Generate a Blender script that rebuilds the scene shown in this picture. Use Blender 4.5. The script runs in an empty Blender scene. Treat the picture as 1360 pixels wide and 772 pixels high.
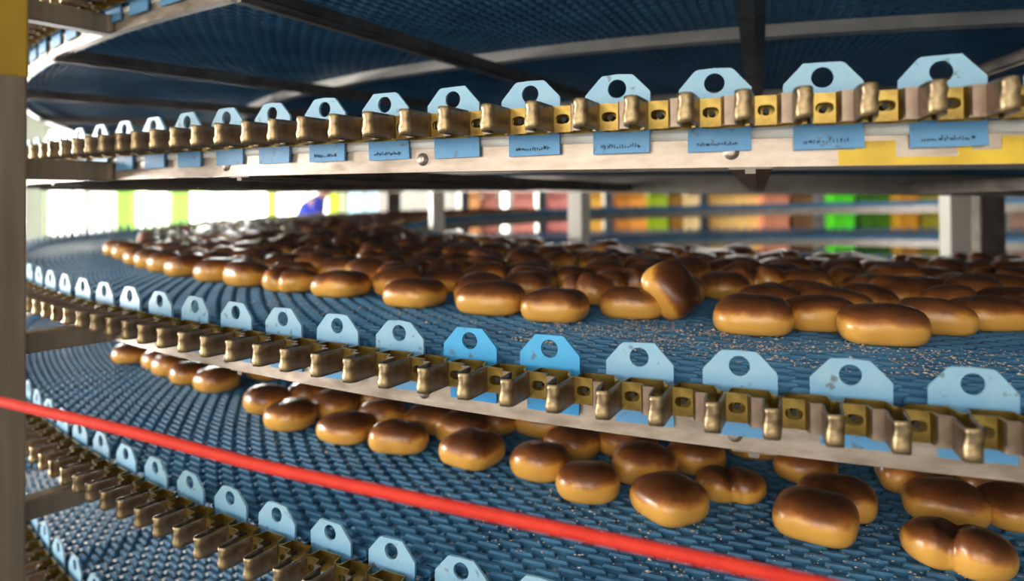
import bpy, bmesh, math, random
from math import sin, cos, pi, atan2, hypot, sqrt
from mathutils import Vector, Matrix, noise

rnd = random.Random(7)
SC = bpy.context.scene
COL = SC.collection

# ------------------------------------------------------------------ place
CAMZ = 1.36                        # eye height above the floor
F, PITCH, ROLL, PPY = 892.12, -.0148, -.0074, -128.68
CX, CY, R, SL = 1.4955, 4.083, 3.6371, -.0435      # spiral axis, outer radius, climb per radian
PITCHES = [.2733, .2844, .2844, .2713, .264]
TIER_Z = [.105 + .263 + .2733, .105 + .263, .105, .105 - .2844, .105 - .2844 - .2713, .105 - .2844 - .2713 - .264]
TIER_Z = [z + CAMZ for z in TIER_Z]                # topmost .. lowest
S_TAB = .1 / R
PH = [-.3072 + .3 * S_TAB, -.3072 + .5 * S_TAB, -.3072, -.3015, -.4427, -.697]
BELT = -.020                        # belt surface below the plate's hole
R_IN = 2.10


def ray(px, py):
    a = (px - 680) / F
    b = (py - 386 - PPY) / F
    cr, sr = cos(ROLL), sin(ROLL)
    X, Y = cr * a + sr * b, -sr * a + cr * b
    c, s = cos(PITCH), sin(PITCH)
    return X, c - Y * s, -s - Y * c


def on_tier(px, py, k, off=BELT):
    X, y, z = ray(px, py)
    a = -.5
    for _ in range(40):
        t = (TIER_Z[k] - CAMZ + SL * a + off) / z
        a = atan2(X * t - CX, CY - y * t)
    return a, hypot(X * t - CX, y * t - CY), t


def polar(a, r, z=0.):
    return Vector((CX + r * sin(a), CY - r * cos(a), z + SL * a))


# ------------------------------------------------------------------ helpers
def tag(o, label=None, cat=None, group=None, kind=None):
    if label: o['label'] = label
    if cat: o['category'] = cat
    if group: o['group'] = group
    if kind: o['kind'] = kind
    return o


def empty(name, loc=(0, 0, 0), rz=0., label=None, cat=None, group=None):
    o = bpy.data.objects.new(name, None)
    COL.objects.link(o)
    o.location = loc
    o.rotation_euler = (0, 0, rz)
    o.empty_display_size = .05
    return tag(o, label, cat, group)


class MB:
    """collects faces, then links them as one mesh object"""
    def __init__(self):
        self.v, self.f, self.m, self.sm = [], [], [], []

    def add(self, vs, fs, mat=0, smooth=False):
        n = len(self.v)
        self.v += [tuple(p) for p in vs]
        for f in fs:
            self.f.append([i + n for i in f])
            self.m.append(mat)
            self.sm.append(smooth)

    def box(self, lo, hi, mat=0, M=None, bev=0.):
        x0, y0, z0 = lo
        x1, y1, z1 = hi
        if bev > 0:
            bm = bmesh.new()
            bmesh.ops.create_cube(bm, size=1)
            for v in bm.verts:
                v.co = Vector(((x0 + x1) / 2 + v.co.x * (x1 - x0), (y0 + y1) / 2 + v.co.y * (y1 - y0), (z0 + z1) / 2 + v.co.z * (z1 - z0)))
            bmesh.ops.bevel(bm, geom=list(bm.edges), offset=bev, segments=2, affect='EDGES', profile=.5)
            bm.verts.index_update()
            vs = [v.co.copy() for v in bm.verts]
            fs = [[v.index for v in f.verts] for f in bm.faces]
            bm.free()
        else:
            vs = [Vector(p) for p in ((x0, y0, z0), (x1, y0, z0), (x1, y1, z0), (x0, y1, z0), (x0, y0, z1), (x1, y0, z1), (x1, y1, z1), (x0, y1, z1))]
            fs = [(3, 2, 1, 0), (4, 5, 6, 7), (0, 1, 5, 4), (1, 2, 6, 5), (2, 3, 7, 6), (3, 0, 4, 7)]
        if M is not None:
            vs = [M @ v for v in vs]
        self.add(vs, fs, mat, False)

    def tube(self, p0, p1, r0, r1=None, seg=12, mat=0, caps=True):
        r1 = r0 if r1 is None else r1
        p0, p1 = Vector(p0), Vector(p1)
        d = (p1 - p0).normalized()
        u = d.orthogonal().normalized()
        w = d.cross(u)
        vs = []
        for p, r in ((p0, r0), (p1, r1)):
            for i in range(seg):
                t = 2 * pi * i / seg
                vs.append(p + u * (r * cos(t)) + w * (r * sin(t)))
        fs = [(i, (i + 1) % seg, seg + (i + 1) % seg, seg + i) for i in range(seg)]
        self.add(vs, fs, mat, True)
        if caps:
            self.add(vs, [list(range(seg))[::-1], [seg + i for i in range(seg)]], mat, False)

    def lathe(self, prof, seg=24, mat=0, M=None):
        vs, fs = [], []
        n = len(prof)
        for i in range(seg):
            t = 2 * pi * i / seg
            for r, z in prof:
                p = Vector((r * cos(t), r * sin(t), z))
                vs.append(M @ p if M is not None else p)
        for i in range(seg):
            j = (i + 1) % seg
            for k in range(n - 1):
                fs.append((i * n + k, j * n + k, j * n + k + 1, i * n + k + 1))
        self.add(vs, fs, mat, True)

    def ring(self, prof, a0, a1, n, mat=0, close=True, smooth=False):
        """sweeps a closed (radius, z) profile along the spiral"""
        k = len(prof)
        vs, fs = [], []
        for i in range(n + 1):
            a = a0 + (a1 - a0) * i / n
            for r, z in prof:
                vs.append(polar(a, r, z))
        for i in range(n):
            for j in range(k if close else k - 1):
                j2 = (j + 1) % k
                fs.append((i * k + j, (i + 1) * k + j, (i + 1) * k + j2, i * k + j2))
        if close:
            fs.append(list(range(k)))
            fs.append([n * k + j for j in range(k)][::-1])
        self.add(vs, fs, mat, smooth)

    def mesh(self, name, mats):
        me = bpy.data.meshes.new(name)
        me.from_pydata(self.v, [], self.f)
        for m in mats if isinstance(mats, (list, tuple)) else [mats]:
            me.materials.append(m)
        me.polygons.foreach_set('material_index', self.m)
        me.polygons.foreach_set('use_smooth', self.sm)
        bm = bmesh.new()
        bm.from_mesh(me)
        bmesh.ops.recalc_face_normals(bm, faces=bm.faces)
        bm.to_mesh(me)
        bm.free()
        me.update()
        return me

    def build(self, name, mats, parent=None, loc=None):
        return link(name, self.mesh(name, mats), parent, loc)


def link(name, me, parent=None, loc=None, rz=None):
    o = bpy.data.objects.new(name, me)
    COL.objects.link(o)
    if parent is not None: o.parent = parent
    if loc is not None: o.location = loc
    if rz is not None: o.rotation_euler = (0, 0, rz)
    return o


# ------------------------------------------------------------------ materials
def mat(name, base, rough=.5, metal=0., spec=.5, coat=0., coat_rough=.1):
    m = bpy.data.materials.new(name)
    m.use_nodes = True
    b = m.node_tree.nodes['Principled BSDF']
    b.inputs['Base Color'].default_value = (*base, 1)
    b.inputs['Roughness'].default_value = rough
    b.inputs['Metallic'].default_value = metal
    b.inputs['Specular IOR Level'].default_value = spec
    b.inputs['Coat Weight'].default_value = coat
    b.inputs['Coat Roughness'].default_value = coat_rough
    return m


def nodes(m):
    return m.node_tree.nodes, m.node_tree.links, m.node_tree.nodes['Principled BSDF']


def noisy(m, c1, c2, scale=20., lo=.35, hi=.65, detail=4., bump=0., rough=None, coord='Object', stretch=None, bscale=None):
    """mixes two colours of the surface with a noise and optionally bumps it"""
    n, l, b = nodes(m)
    tc = n.new('ShaderNodeTexCoord')
    src = tc.outputs[coord]
    if stretch:
        mp = n.new('ShaderNodeMapping')
        mp.inputs['Scale'].default_value = stretch
        l.new(src, mp.inputs['Vector'])
        src = mp.outputs[0]
    t = n.new('ShaderNodeTexNoise')
    t.inputs['Scale'].default_value = scale
    t.inputs['Detail'].default_value = detail
    l.new(src, t.inputs['Vector'])
    r = n.new('ShaderNodeValToRGB')
    r.color_ramp.elements[0].position = lo
    r.color_ramp.elements[1].position = hi
    r.color_ramp.elements[0].color = (*c1, 1)
    r.color_ramp.elements[1].color = (*c2, 1)
    l.new(t.outputs['Fac'], r.inputs['Fac'])
    l.new(r.outputs['Color'], b.inputs['Base Color'])
    if rough:
        rr = n.new('ShaderNodeMapRange')
        rr.inputs['To Min'].default_value, rr.inputs['To Max'].default_value = rough
        l.new(t.outputs['Fac'], rr.inputs['Value'])
        l.new(rr.outputs[0], b.inputs['Roughness'])
    if bump:
        t2 = t
        if bscale:
            t2 = n.new('ShaderNodeTexNoise')
            t2.inputs['Scale'].default_value = bscale
            l.new(src, t2.inputs['Vector'])
        bp = n.new('ShaderNodeBump')
        bp.inputs['Strength'].default_value = bump
        bp.inputs['Distance'].default_value = .002
        l.new(t2.outputs['Fac'], bp.inputs['Height'])
        l.new(bp.outputs[0], b.inputs['Normal'])
    return m


def emit(name, col, s):
    m = bpy.data.materials.new(name)
    m.use_nodes = True
    n, l, b = nodes(m)
    b.inputs['Base Color'].default_value = (*col, 1)
    b.inputs['Emission Color'].default_value = (*col, 1)
    b.inputs['Emission Strength'].default_value = s
    return m


M = {}
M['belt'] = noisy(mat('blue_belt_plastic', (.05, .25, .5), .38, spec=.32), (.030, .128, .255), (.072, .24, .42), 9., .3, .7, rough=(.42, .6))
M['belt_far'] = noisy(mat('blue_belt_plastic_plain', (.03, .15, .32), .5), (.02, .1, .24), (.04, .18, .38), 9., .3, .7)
M['brown'] = noisy(mat('browned_chain_steel', (.4, .3, .2), .35, .9), (.19, .135, .095), (.36, .275, .21), 60., .3, .7, rough=(.3, .55), bump=.15)
M['gold'] = noisy(mat('oiled_golden_steel', (.6, .4, .06), .3, .85), (.18, .115, .028), (.43, .30, .075), 45., .3, .7, rough=(.2, .45), bump=.2)
M['nose'] = noisy(mat('dented_bronze_steel', (.5, .35, .15), .28, .95), (.13, .095, .06), (.43, .32, .17), 55., .35, .65, rough=(.28, .55), bump=.8)
M['pin'] = mat('dark_pin_steel', (.03, .026, .022), .6, .3)
M['rail'] = noisy(mat('worn_rail_steel', (.6, .5, .42), .4, .75), (.32, .26, .205), (.50, .42, .355), 30., .3, .7, rough=(.3, .5), bump=.1, stretch=(1, 1, 3))
M['frame'] = noisy(mat('grey_frame_steel', (.3, .28, .26), .45, .7), (.24, .22, .2), (.36, .33, .3), 14., .3, .7, rough=(.35, .55))
M['ring'] = noisy(mat('pale_ring_steel', (.5, .48, .45), .45, .5), (.42, .40, .37), (.58, .56, .52), 14., .3, .7, rough=(.35, .55))
M['dark'] = noisy(mat('dark_beam_steel', (.12, .1, .09), .5, .6), (.13, .11, .095), (.26, .22, .19), 18., .3, .7)
M['white'] = mat('white_wear_plastic', (.78, .77, .72), .4)
M['post'] = noisy(mat('taupe_post_steel', (.3, .24, .18), .45, .55), (.25, .20, .145), (.36, .29, .215), 6., .3, .7, rough=(.35, .5), stretch=(8, 8, .6))
M['post_white'] = noisy(mat('pale_post_steel', (.6, .57, .52), .4, .1), (.80, .75, .66), (.90, .86, .78), 6., .3, .7)
M['yellow'] = noisy(mat('yellow_paint', (.78, .5, .02), .45), (.62, .38, .015), (.82, .55, .03), 25., .3, .6)
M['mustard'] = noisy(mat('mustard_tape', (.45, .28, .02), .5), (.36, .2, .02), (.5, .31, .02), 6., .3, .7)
M['cord'] = noisy(mat('red_cord_sheath', (.65, .035, .02), .5, spec=.25), (.60, .028, .014), (.68, .04, .02), 60.)
M['ink'] = mat('dark_ink', (.02, .05, .1), .7)
M['crumb'] = noisy(mat('baked_crumb', (.5, .33, .2), .8), (.42, .31, .22), (.74, .62, .50), 200.)


def plate_mat(name, body, top_col):
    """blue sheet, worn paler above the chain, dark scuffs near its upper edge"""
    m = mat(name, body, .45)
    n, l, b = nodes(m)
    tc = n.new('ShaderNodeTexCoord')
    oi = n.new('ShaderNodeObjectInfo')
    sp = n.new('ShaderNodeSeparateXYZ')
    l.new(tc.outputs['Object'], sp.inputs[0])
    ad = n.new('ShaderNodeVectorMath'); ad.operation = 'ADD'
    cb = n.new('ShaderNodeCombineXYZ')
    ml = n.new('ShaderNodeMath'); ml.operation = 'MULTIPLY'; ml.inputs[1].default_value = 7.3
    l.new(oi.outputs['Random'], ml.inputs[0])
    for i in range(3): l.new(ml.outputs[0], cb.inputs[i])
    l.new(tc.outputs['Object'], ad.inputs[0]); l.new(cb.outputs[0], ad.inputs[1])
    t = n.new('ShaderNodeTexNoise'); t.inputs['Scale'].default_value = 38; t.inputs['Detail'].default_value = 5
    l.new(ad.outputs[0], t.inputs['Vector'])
    # paler colour grows with height on the plate
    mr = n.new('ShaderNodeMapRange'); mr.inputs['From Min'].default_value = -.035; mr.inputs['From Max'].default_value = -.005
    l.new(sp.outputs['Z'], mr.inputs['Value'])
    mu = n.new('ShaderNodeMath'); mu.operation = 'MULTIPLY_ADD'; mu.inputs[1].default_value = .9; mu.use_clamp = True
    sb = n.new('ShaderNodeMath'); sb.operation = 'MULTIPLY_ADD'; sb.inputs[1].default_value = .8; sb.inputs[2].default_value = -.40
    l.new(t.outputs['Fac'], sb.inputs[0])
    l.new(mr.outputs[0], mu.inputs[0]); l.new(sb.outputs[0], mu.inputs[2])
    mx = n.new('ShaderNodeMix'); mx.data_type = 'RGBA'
    mx.inputs['A'].default_value = (*body, 1); mx.inputs['B'].default_value = (*top_col, 1)
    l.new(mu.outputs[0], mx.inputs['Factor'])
    # dark scuffs
    t2 = n.new('ShaderNodeTexNoise'); t2.inputs['Scale'].default_value = 75; t2.inputs['Detail'].default_value = 6
    l.new(ad.outputs[0], t2.inputs['Vector'])
    r2 = n.new('ShaderNodeValToRGB'); r2.color_ramp.elements[0].position = .62; r2.color_ramp.elements[1].position = .70
    l.new(t2.outputs['Fac'], r2.inputs[0])
    mx2 = n.new('ShaderNodeMix'); mx2.data_type = 'RGBA'
    mx2.inputs['B'].default_value = (.09, .10, .10, 1)
    l.new(mx.outputs['Result'], mx2.inputs['A'])
    sc = n.new('ShaderNodeMath'); sc.operation = 'MULTIPLY'; sc.inputs[1].default_value = .75
    l.new(r2.outputs['Color'], sc.inputs[0]); l.new(sc.outputs[0], mx2.inputs['Factor'])
    l.new(mx2.outputs['Result'], b.inputs['Base Color'])
    return m


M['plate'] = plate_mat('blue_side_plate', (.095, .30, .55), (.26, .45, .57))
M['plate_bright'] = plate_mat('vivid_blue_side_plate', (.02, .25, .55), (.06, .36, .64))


def bun_mat():
    m = mat('glazed_bun_crust', (.7, .38, .1), .36, coat=.4, coat_rough=.2)
    n, l, b = nodes(m)
    at = n.new('ShaderNodeAttribute'); at.attribute_name = 'crust'
    oi = n.new('ShaderNodeObjectInfo')
    tc = n.new('ShaderNodeTexCoord')
    cb = n.new('ShaderNodeCombineXYZ')
    for i, k in enumerate((3., 9., 5.)):
        q = n.new('ShaderNodeMath'); q.operation = 'MULTIPLY'; q.inputs[1].default_value = k
        l.new(oi.outputs['Random'], q.inputs[0]); l.new(q.outputs[0], cb.inputs[i])
    ad = n.new('ShaderNodeVectorMath'); ad.operation = 'ADD'
    l.new(tc.outputs['Object'], ad.inputs[0]); l.new(cb.outputs[0], ad.inputs[1])
    t = n.new('ShaderNodeTexNoise'); t.inputs['Scale'].default_value = 22; t.inputs['Detail'].default_value = 3
    l.new(ad.outputs[0], t.inputs['Vector'])
    t2 = n.new('ShaderNodeTexNoise'); t2.inputs['Scale'].default_value = 90; t2.inputs['Detail'].default_value = 5
    l.new(ad.outputs[0], t2.inputs['Vector'])
    a1 = n.new('ShaderNodeMath'); a1.operation = 'MULTIPLY_ADD'; a1.inputs[1].default_value = .46
    l.new(t.outputs['Fac'], a1.inputs[0]); l.new(at.outputs['Fac'], a1.inputs[2])
    a2 = n.new('ShaderNodeMath'); a2.operation = 'MULTIPLY_ADD'; a2.inputs[1].default_value = .12
    l.new(t2.outputs['Fac'], a2.inputs[0]); l.new(a1.outputs[0], a2.inputs[2])
    r = n.new('ShaderNodeValToRGB')
    e = r.color_ramp.elements
    e[0].position, e[0].color = .15, (.92, .50, .105, 1)
    e[1].position, e[1].color = 1.0, (.040, .0125, .005, 1)
    for p, c in ((.545, (.88, .44, .08, 1)), (.62, (.56, .20, .03, 1)), (.685, (.25, .080, .018, 1)), (.83, (.115, .037, .011, 1))):
        k = e.new(p); k.color = c
    a3 = n.new('ShaderNodeMath'); a3.operation = 'MULTIPLY'; a3.inputs[1].default_value = .68
    l.new(a2.outputs[0], a3.inputs[0]); l.new(a3.outputs[0], r.inputs['Fac'])
    l.new(r.outputs['Color'], b.inputs['Base Color'])
    bp = n.new('ShaderNodeBump'); bp.inputs['Strength'].default_value = .25; bp.inputs['Distance'].default_value = .0015
    l.new(t2.outputs['Fac'], bp.inputs['Height']); l.new(bp.outputs[0], b.inputs['Normal']); l.new(bp.outputs[0], b.inputs['Coat Normal'])
    return m


M['bun'] = bun_mat()

# ------------------------------------------------------------------ chain link, side plate, belt meshes
CT, CB = -.0195, -.0475              # chain top and bottom below the plate's hole


def strip(mb, path, mats, th=.0019, z0=CB, z1=CT, nz=1, jitter=None):
    """stands a thin band on a plan path of (tangential, outward) points"""
    n = len(path)
    nor = []
    for i in range(n):
        p, q = path[max(0, i - 1)], path[min(n - 1, i + 1)]
        d = Vector((q[0] - p[0], q[1] - p[1])).normalized()
        nor.append(Vector((-d.y, d.x)))
    vs = []
    for i, (x, o) in enumerate(path):
        for s in (-.5, .5):
            for k in range(nz + 1):
                z = z0 + (z1 - z0) * k / nz
                p = Vector((x + nor[i].x * s * th, o + nor[i].y * s * th))
                if jitter and jitter[i]:
                    w = noise.noise(Vector((x * 130, z * 160, 3.1))) * jitter[i]
                    p += nor[i] * w
                    z += noise.noise(Vector((x * 90, o * 90, 8.))) * jitter[i] * .35
                vs.append((p.x, -p.y, z))
    m = 2 * (nz + 1)
    for i in range(n - 1):
        fs = []
        for k in range(nz):
            fs.append((i * m + k, (i + 1) * m + k, (i + 1) * m + k + 1, i * m + k + 1))
            a = nz + 1
            fs.append((i * m + a + k, i * m + a + k + 1, (i + 1) * m + a + k + 1, (i + 1) * m + a + k))
        fs.append((i * m + nz, (i + 1) * m + nz, (i + 1) * m + 2 * nz + 1, i * m + 2 * nz + 1))
        fs.append((i * m, i * m + nz + 1, (i + 1) * m + nz + 1, (i + 1) * m))
        mb.add([], [], 0)
        n0 = len(mb.v)
        if i == 0:
            base = n0
            mb.v += vs
        for f in fs:
            mb.f.append([base + q for q in f]); mb.m.append(mats[i]); mb.sm.append(bool(jitter) and jitter[i] > .0003)


def link_mesh():
    mb = MB()
    # inner channel closing the cell
    strip(mb, [(-.004, .028), (.0015, .026), (.0055, .011), (.039, .011), (.043, .026), (.0465, .028)], [1] * 5)
    # ramp, outer flat, prong, back to the next recess
    path = [(.0205, .0305), (.0230, .0385), (.0240, .0408), (.0330, .0408), (.0342, .0418), (.0344, .050), (.0346, .060), (.0348, .0672),
            (.0356, .0708), (.0378, .0728), (.0415, .0736), (.0452, .0728), (.0474, .0708), (.0482, .0672), (.0485, .060), (.0490, .050), (.0495, .040), (.050, .0325)]
    mats = [1, 0, 0, 0, 0, 0, 0, 2, 2, 2, 2, 2, 2, 0, 0, 0, 0]
    jit = [0, 0, 0, 0, 0, .0005, .0010, .0016, .0022, .0026, .0028, .0026, .0022, .0016, .0010, .0005, 0, 0]
    strip(mb, path, mats, nz=7, jitter=jit)
    # recessed plate with its slot
    x0, x1, zc = -.001, .0205, (CT + CB) / 2
    xc, hw, hh = .0105, .0078, .0052
    N = 20
    inner, outer = [], []
    for i in range(N):
        t = 2 * pi * i / N
        c, s = cos(t), sin(t)
        inner.append((xc + hw * math.copysign(abs(c) ** .7, c), zc + hh * math.copysign(abs(s) ** .9, s)))
        k = 1 / max(abs(c) / ((x1 - x0) / 2), abs(s) / ((CT - CB) / 2))
        outer.append(((x0 + x1) / 2 + c * k, zc + s * k))
    vs = []
    for o in (.0295, .0315):
        vs += [(x, -o, z) for x, z in inner] + [(x, -o, z) for x, z in outer]
    fs = []
    for i in range(N):
        j = (i + 1) % N
        fs += [(i, j, N + j, N + i), (2 * N + i, 3 * N + i, 3 * N + j, 2 * N + j), (i, 2 * N + i, 2 * N + j, j), (N + i, N + j, 3 * N + j, 3 * N + i)]
    mb.add(vs, fs, 1)
    return mb.mesh('chain_link', [M['brown'], M['gold'], M['nose']])


def pin_mesh():
    mb = MB()
    mb.tube((.0105, .02, -.0335), (.0105, -.0280, -.0335), .0030, seg=10)
    return mb.mesh('link_pin', M['pin'])


def plate_mesh(i, m):
    """sheet with clipped top corners and a round hole; a narrower skirt hangs below the chain"""
    rr = random.Random(40 + i)
    j = lambda s=.0008: rr.uniform(-s, s)
    out = [(.0355, -.043), (.0355, -.006 + j()), (.0342, -.0042 + j()), (.0195 + j(), .0125), (.0165, .0147 + j()), (0, .0150 + j()), (-.0165 + j(), .0147),
           (-.0195, .0125 + j()), (-.0342 + j(), -.0042), (-.0355, -.006 + j()), (-.0355, -.043), (-.0268, -.046), (-.0268 + j(), -.0693), (.0345 + j(), -.0693), (.0345, -.046)]
    bm = bmesh.new()
    ov = [bm.verts.new((x, -.0015, z)) for x, z in out]
    hv = [bm.verts.new((.0101 * cos(2 * pi * k / 28), -.0015, .0101 * sin(2 * pi * k / 28))) for k in range(28)]
    ed = [bm.edges.new((ov[k], ov[(k + 1) % len(ov)])) for k in range(len(ov))] + [bm.edges.new((hv[k], hv[(k + 1) % 28])) for k in range(28)]
    bmesh.ops.triangle_fill(bm, use_beauty=True, edges=ed)
    ex = bmesh.ops.extrude_face_region(bm, geom=list(bm.faces))
    for v in ex['geom']:
        if isinstance(v, bmesh.types.BMVert): v.co.y += .0034
    bmesh.ops.recalc_face_normals(bm, faces=bm.faces)
    me = bpy.data.meshes.new('side_plate')
    bm.to_mesh(me); bm.free()
    me.materials.append(m)
    return me


A0, A1 = -2.05, .32                 # arc built with every belt finger
P_ROW = .025 / R
NF = 51


def belt_mesh():
    mb = MB()
    rows = int((A1 - A0) / P_ROW)
    dr = (R - .012 - R_IN) / NF
    vs, fs = [], []
    sec = [(-.5, -.011), (-.5, -.004), (-.3, -.0008), (.3, -.0008), (.5, -.004), (.5, -.011)]
    for i in range(rows):
        a = A0 + i * P_ROW
        off = .5 if i % 2 else 0
        for j in range(NF):
            r = R_IN + (j + off + .25) * dr
            if r > R - .016: continue
            w = dr * .27
            n0 = len(vs)
            for e, (da, k) in enumerate(((-.70, .0), (-.58, 1), (.58, 1), (.70, .0))):
                aa = a + da * P_ROW
                for u, z in sec:
                    zz = z if k else min(z, -.0045)
                    vs.append(polar(aa, r + u * w * (1 if k else .9), BELT + zz))
            for e in range(3):
                b = n0 + e * 6
                for q in range(6):
                    q2 = (q + 1) % 6
                    fs.append((b + q, b + 6 + q, b + 6 + q2, b + q2))
            fs.append(tuple(n0 + q for q in range(6)))
            fs.append(tuple(n0 + 18 + q for q in range(5, -1, -1)))
        # hinge rod of the row
        aa = a + .5 * P_ROW
        h = .0022 / R
        n0 = len(vs)
        for r in (R_IN, R - .010):
            for da, z in ((-h, -.012), (h, -.012), (h, -.0075), (-h, -.0075)):
                vs.append(polar(aa + da * R / r, r, BELT + z))
        fs += [(n0, n0 + 1, n0 + 5, n0 + 4), (n0 + 1, n0 + 2, n0 + 6, n0 + 5), (n0 + 2, n0 + 3, n0 + 7, n0 + 6), (n0 + 3, n0, n0 + 4, n0 + 7)]
    me = bpy.data.meshes.new('belt_surface')
    me.from_pydata(vs, [], fs)
    me.materials.append(M['belt']); me.materials.append(M['belt_far'])
    # the rest of the turn: corrugated sheet of the same rows
    mb2 = MB()
    n = 240
    vs2, fs2 = [], []
    a0, a1 = A1, A0 + 2 * pi
    for i in range(n * 2 + 1):
        a = a0 + (a1 - a0) * i / (n * 2) - 2 * pi
        z = BELT - (.001 if i % 2 else .004)
        vs2 += [polar(a, R_IN, z), polar(a, R - .012, z), polar(a, R - .012, z - .009), polar(a, R_IN, z - .009)]
    for i in range(n * 2):
        b = i * 4
        fs2 += [(b, b + 1, b + 5, b + 4), (b + 1, b + 2, b + 6, b + 5), (b + 2, b + 3, b + 7, b + 6), (b + 3, b, b + 4, b + 7)]
    mb2.add(vs2, fs2, 0)
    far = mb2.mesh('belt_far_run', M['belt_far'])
    bm = bmesh.new(); bm.from_mesh(me)
    bmesh.ops.recalc_face_normals(bm, faces=bm.faces)
    bm.to_mesh(me); bm.free()
    return me, far


def far_chain_mesh(aa0, aa1):
    """the same chain and plates where the photo hardly shows them"""
    mb = MB()
    n = int((aa1 - aa0) / (S_TAB / 2))
    for i in range(n):
        a = aa0 + i * S_TAB / 2
        T = Matrix.Translation(polar(a, R)) @ Matrix.Rotation(a, 4, 'Z')
        for lo, hi in (((0, -.0135, CB), (.042, -.012, CT)), ((0, -.0315, CB), (.021, -.0295, CT)), ((.024, -.042, CB), (.034, -.040, CT)),
                       ((.034, -.073, CB), (.036, -.040, CT)), ((.048, -.073, CB), (.050, -.031, CT)), ((.034, -.074, CB), (.050, -.072, CT))):
            mb.box(lo, hi, 0, T)
        if i % 2 == 0:
            out = [(.0355, -.043), (.0355, -.005), (.018, .0147), (.010, .0147), (.010, -.010), (-.010, -.010), (-.010, .0147), (-.018, .0147), (-.0355, -.005), (-.0355, -.043), (-.0268, -.0693), (.0345, -.0693)]
            k = len(out)
            T2 = Matrix.Translation(polar(a, R)) @ Matrix.Rotation(a, 4, 'Z')
            vs = [T2 @ Vector((x, y, z)) for y in (-.0015, .0019) for x, z in out]
            mb.add(vs, [list(range(k)), [k + q for q in range(k)][::-1]] + [(q, (q + 1) % k, k + (q + 1) % k, k + q) for q in range(k)], 1)
            b = [(.010, -.010), (.010, .0147), (-.010, .0147), (-.010, .0101), (.0101, .0101)]
            mb.box((-.010, -.0015, .0101), (.010, .0019, .0149), 1, T2)
    return mb.mesh('chain_far_run', [M['brown'], M['plate']])


LINK, PIN = link_mesh(), pin_mesh()
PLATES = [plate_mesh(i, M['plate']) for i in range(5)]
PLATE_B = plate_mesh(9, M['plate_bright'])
BELT_ME, BELT_FAR = belt_mesh()
FAR_CH = far_chain_mesh(.0, 2 * pi - 34.6 * S_TAB)

mb = MB(); mb.ring([(R_IN - .008, BELT - .02), (R_IN, BELT - .02), (R_IN, BELT + .022), (R_IN - .008, BELT + .022)], .32 - 2 * pi, .32, 220)
GUARD = mb.mesh('inner_edge_guard', M['belt'])


def marking_mesh(seed):
    """a line of small smudged strokes, unreadable"""
    rr = random.Random(seed)
    mb = MB()
    x = -.018
    while x < .022:
        h = rr.uniform(.0016, .0046)
        w = rr.uniform(.0005, .0010)
        z = -.0635 + rr.uniform(-.0008, .0008)
        mb.box((x, -.0021, z), (x + w, -.0015, z + h))
        if rr.random() < .6:
            mb.box((x, -.0021, z + rr.choice((0, h * .5, h - .0006))), (x + rr.uniform(.0015, .0028), -.0015, z + h * .5 + .0007))
        x += rr.uniform(.0018, .0034)
    return mb.mesh('marking', M['ink'])


TIER_LABEL = ['empty underside of the blue spiral belt tier highest overhead, at the very top edge',
              'blue belt tier forming the roof of the picture, its edge chain at top left',
              'eye-level belt tier whose gold chain and holed blue plates cross the upper picture',
              'middle blue belt tier densely covered with buns, chain sweeping across the centre',
              'blue belt tier below the middle one, scattered buns, red cord passing in front of it',
              'lowest bright blue belt tier, empty, in the bottom left corner']
NT, NL = 34, 68
for k in range(6):
    t = empty('conveyor_belt', (0, 0, TIER_Z[k]), 0, TIER_LABEL[k], 'conveyor belt', 'tiers of the spiral conveyor')
    link('belt_surface', BELT_ME, t)
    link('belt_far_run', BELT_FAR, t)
    link('inner_edge_guard', GUARD, t)
    first = PH[k] + int((-.08 - PH[k]) / S_TAB) * S_TAB
    for i in range(NT):
        a = first - i * S_TAB
        bright = (k == 3 and round((PH[k] - a) / S_TAB) in (4, 5))
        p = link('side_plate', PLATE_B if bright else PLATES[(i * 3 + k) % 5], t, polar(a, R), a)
        p.rotation_euler = (rnd.uniform(-.03, .03), rnd.uniform(-.012, .012), a + rnd.uniform(-.02, .02))
        if bright: p['label'] = 'brighter, newer blue side plate'
        if k == 2 and 8 <= i <= 15 and i != 13:
            link('marking', marking_mesh(i), p)
    for i in range(NL):
        a = first + S_TAB * .5 - i * S_TAB / 2 - .012 / R
        c = link('chain_link', LINK, t, polar(a, R), a)
        c.scale = (1, 1 + rnd.uniform(-.02, .02), 1)
        link('link_pin', PIN, c)
    ae = first + S_TAB - 2 * pi
    fr = link('chain_far_run', FAR_CH, t, None)
    # the stretch starts where the counted plates end
    d = first + S_TAB
    fr.matrix_local = Matrix.Translation((CX, CY, SL * (d - 2 * pi))) @ Matrix.Rotation(d, 4, 'Z') @ Matrix.Translation((-CX, -CY, 0))
    fr['kind'] = 'stuff'

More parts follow.
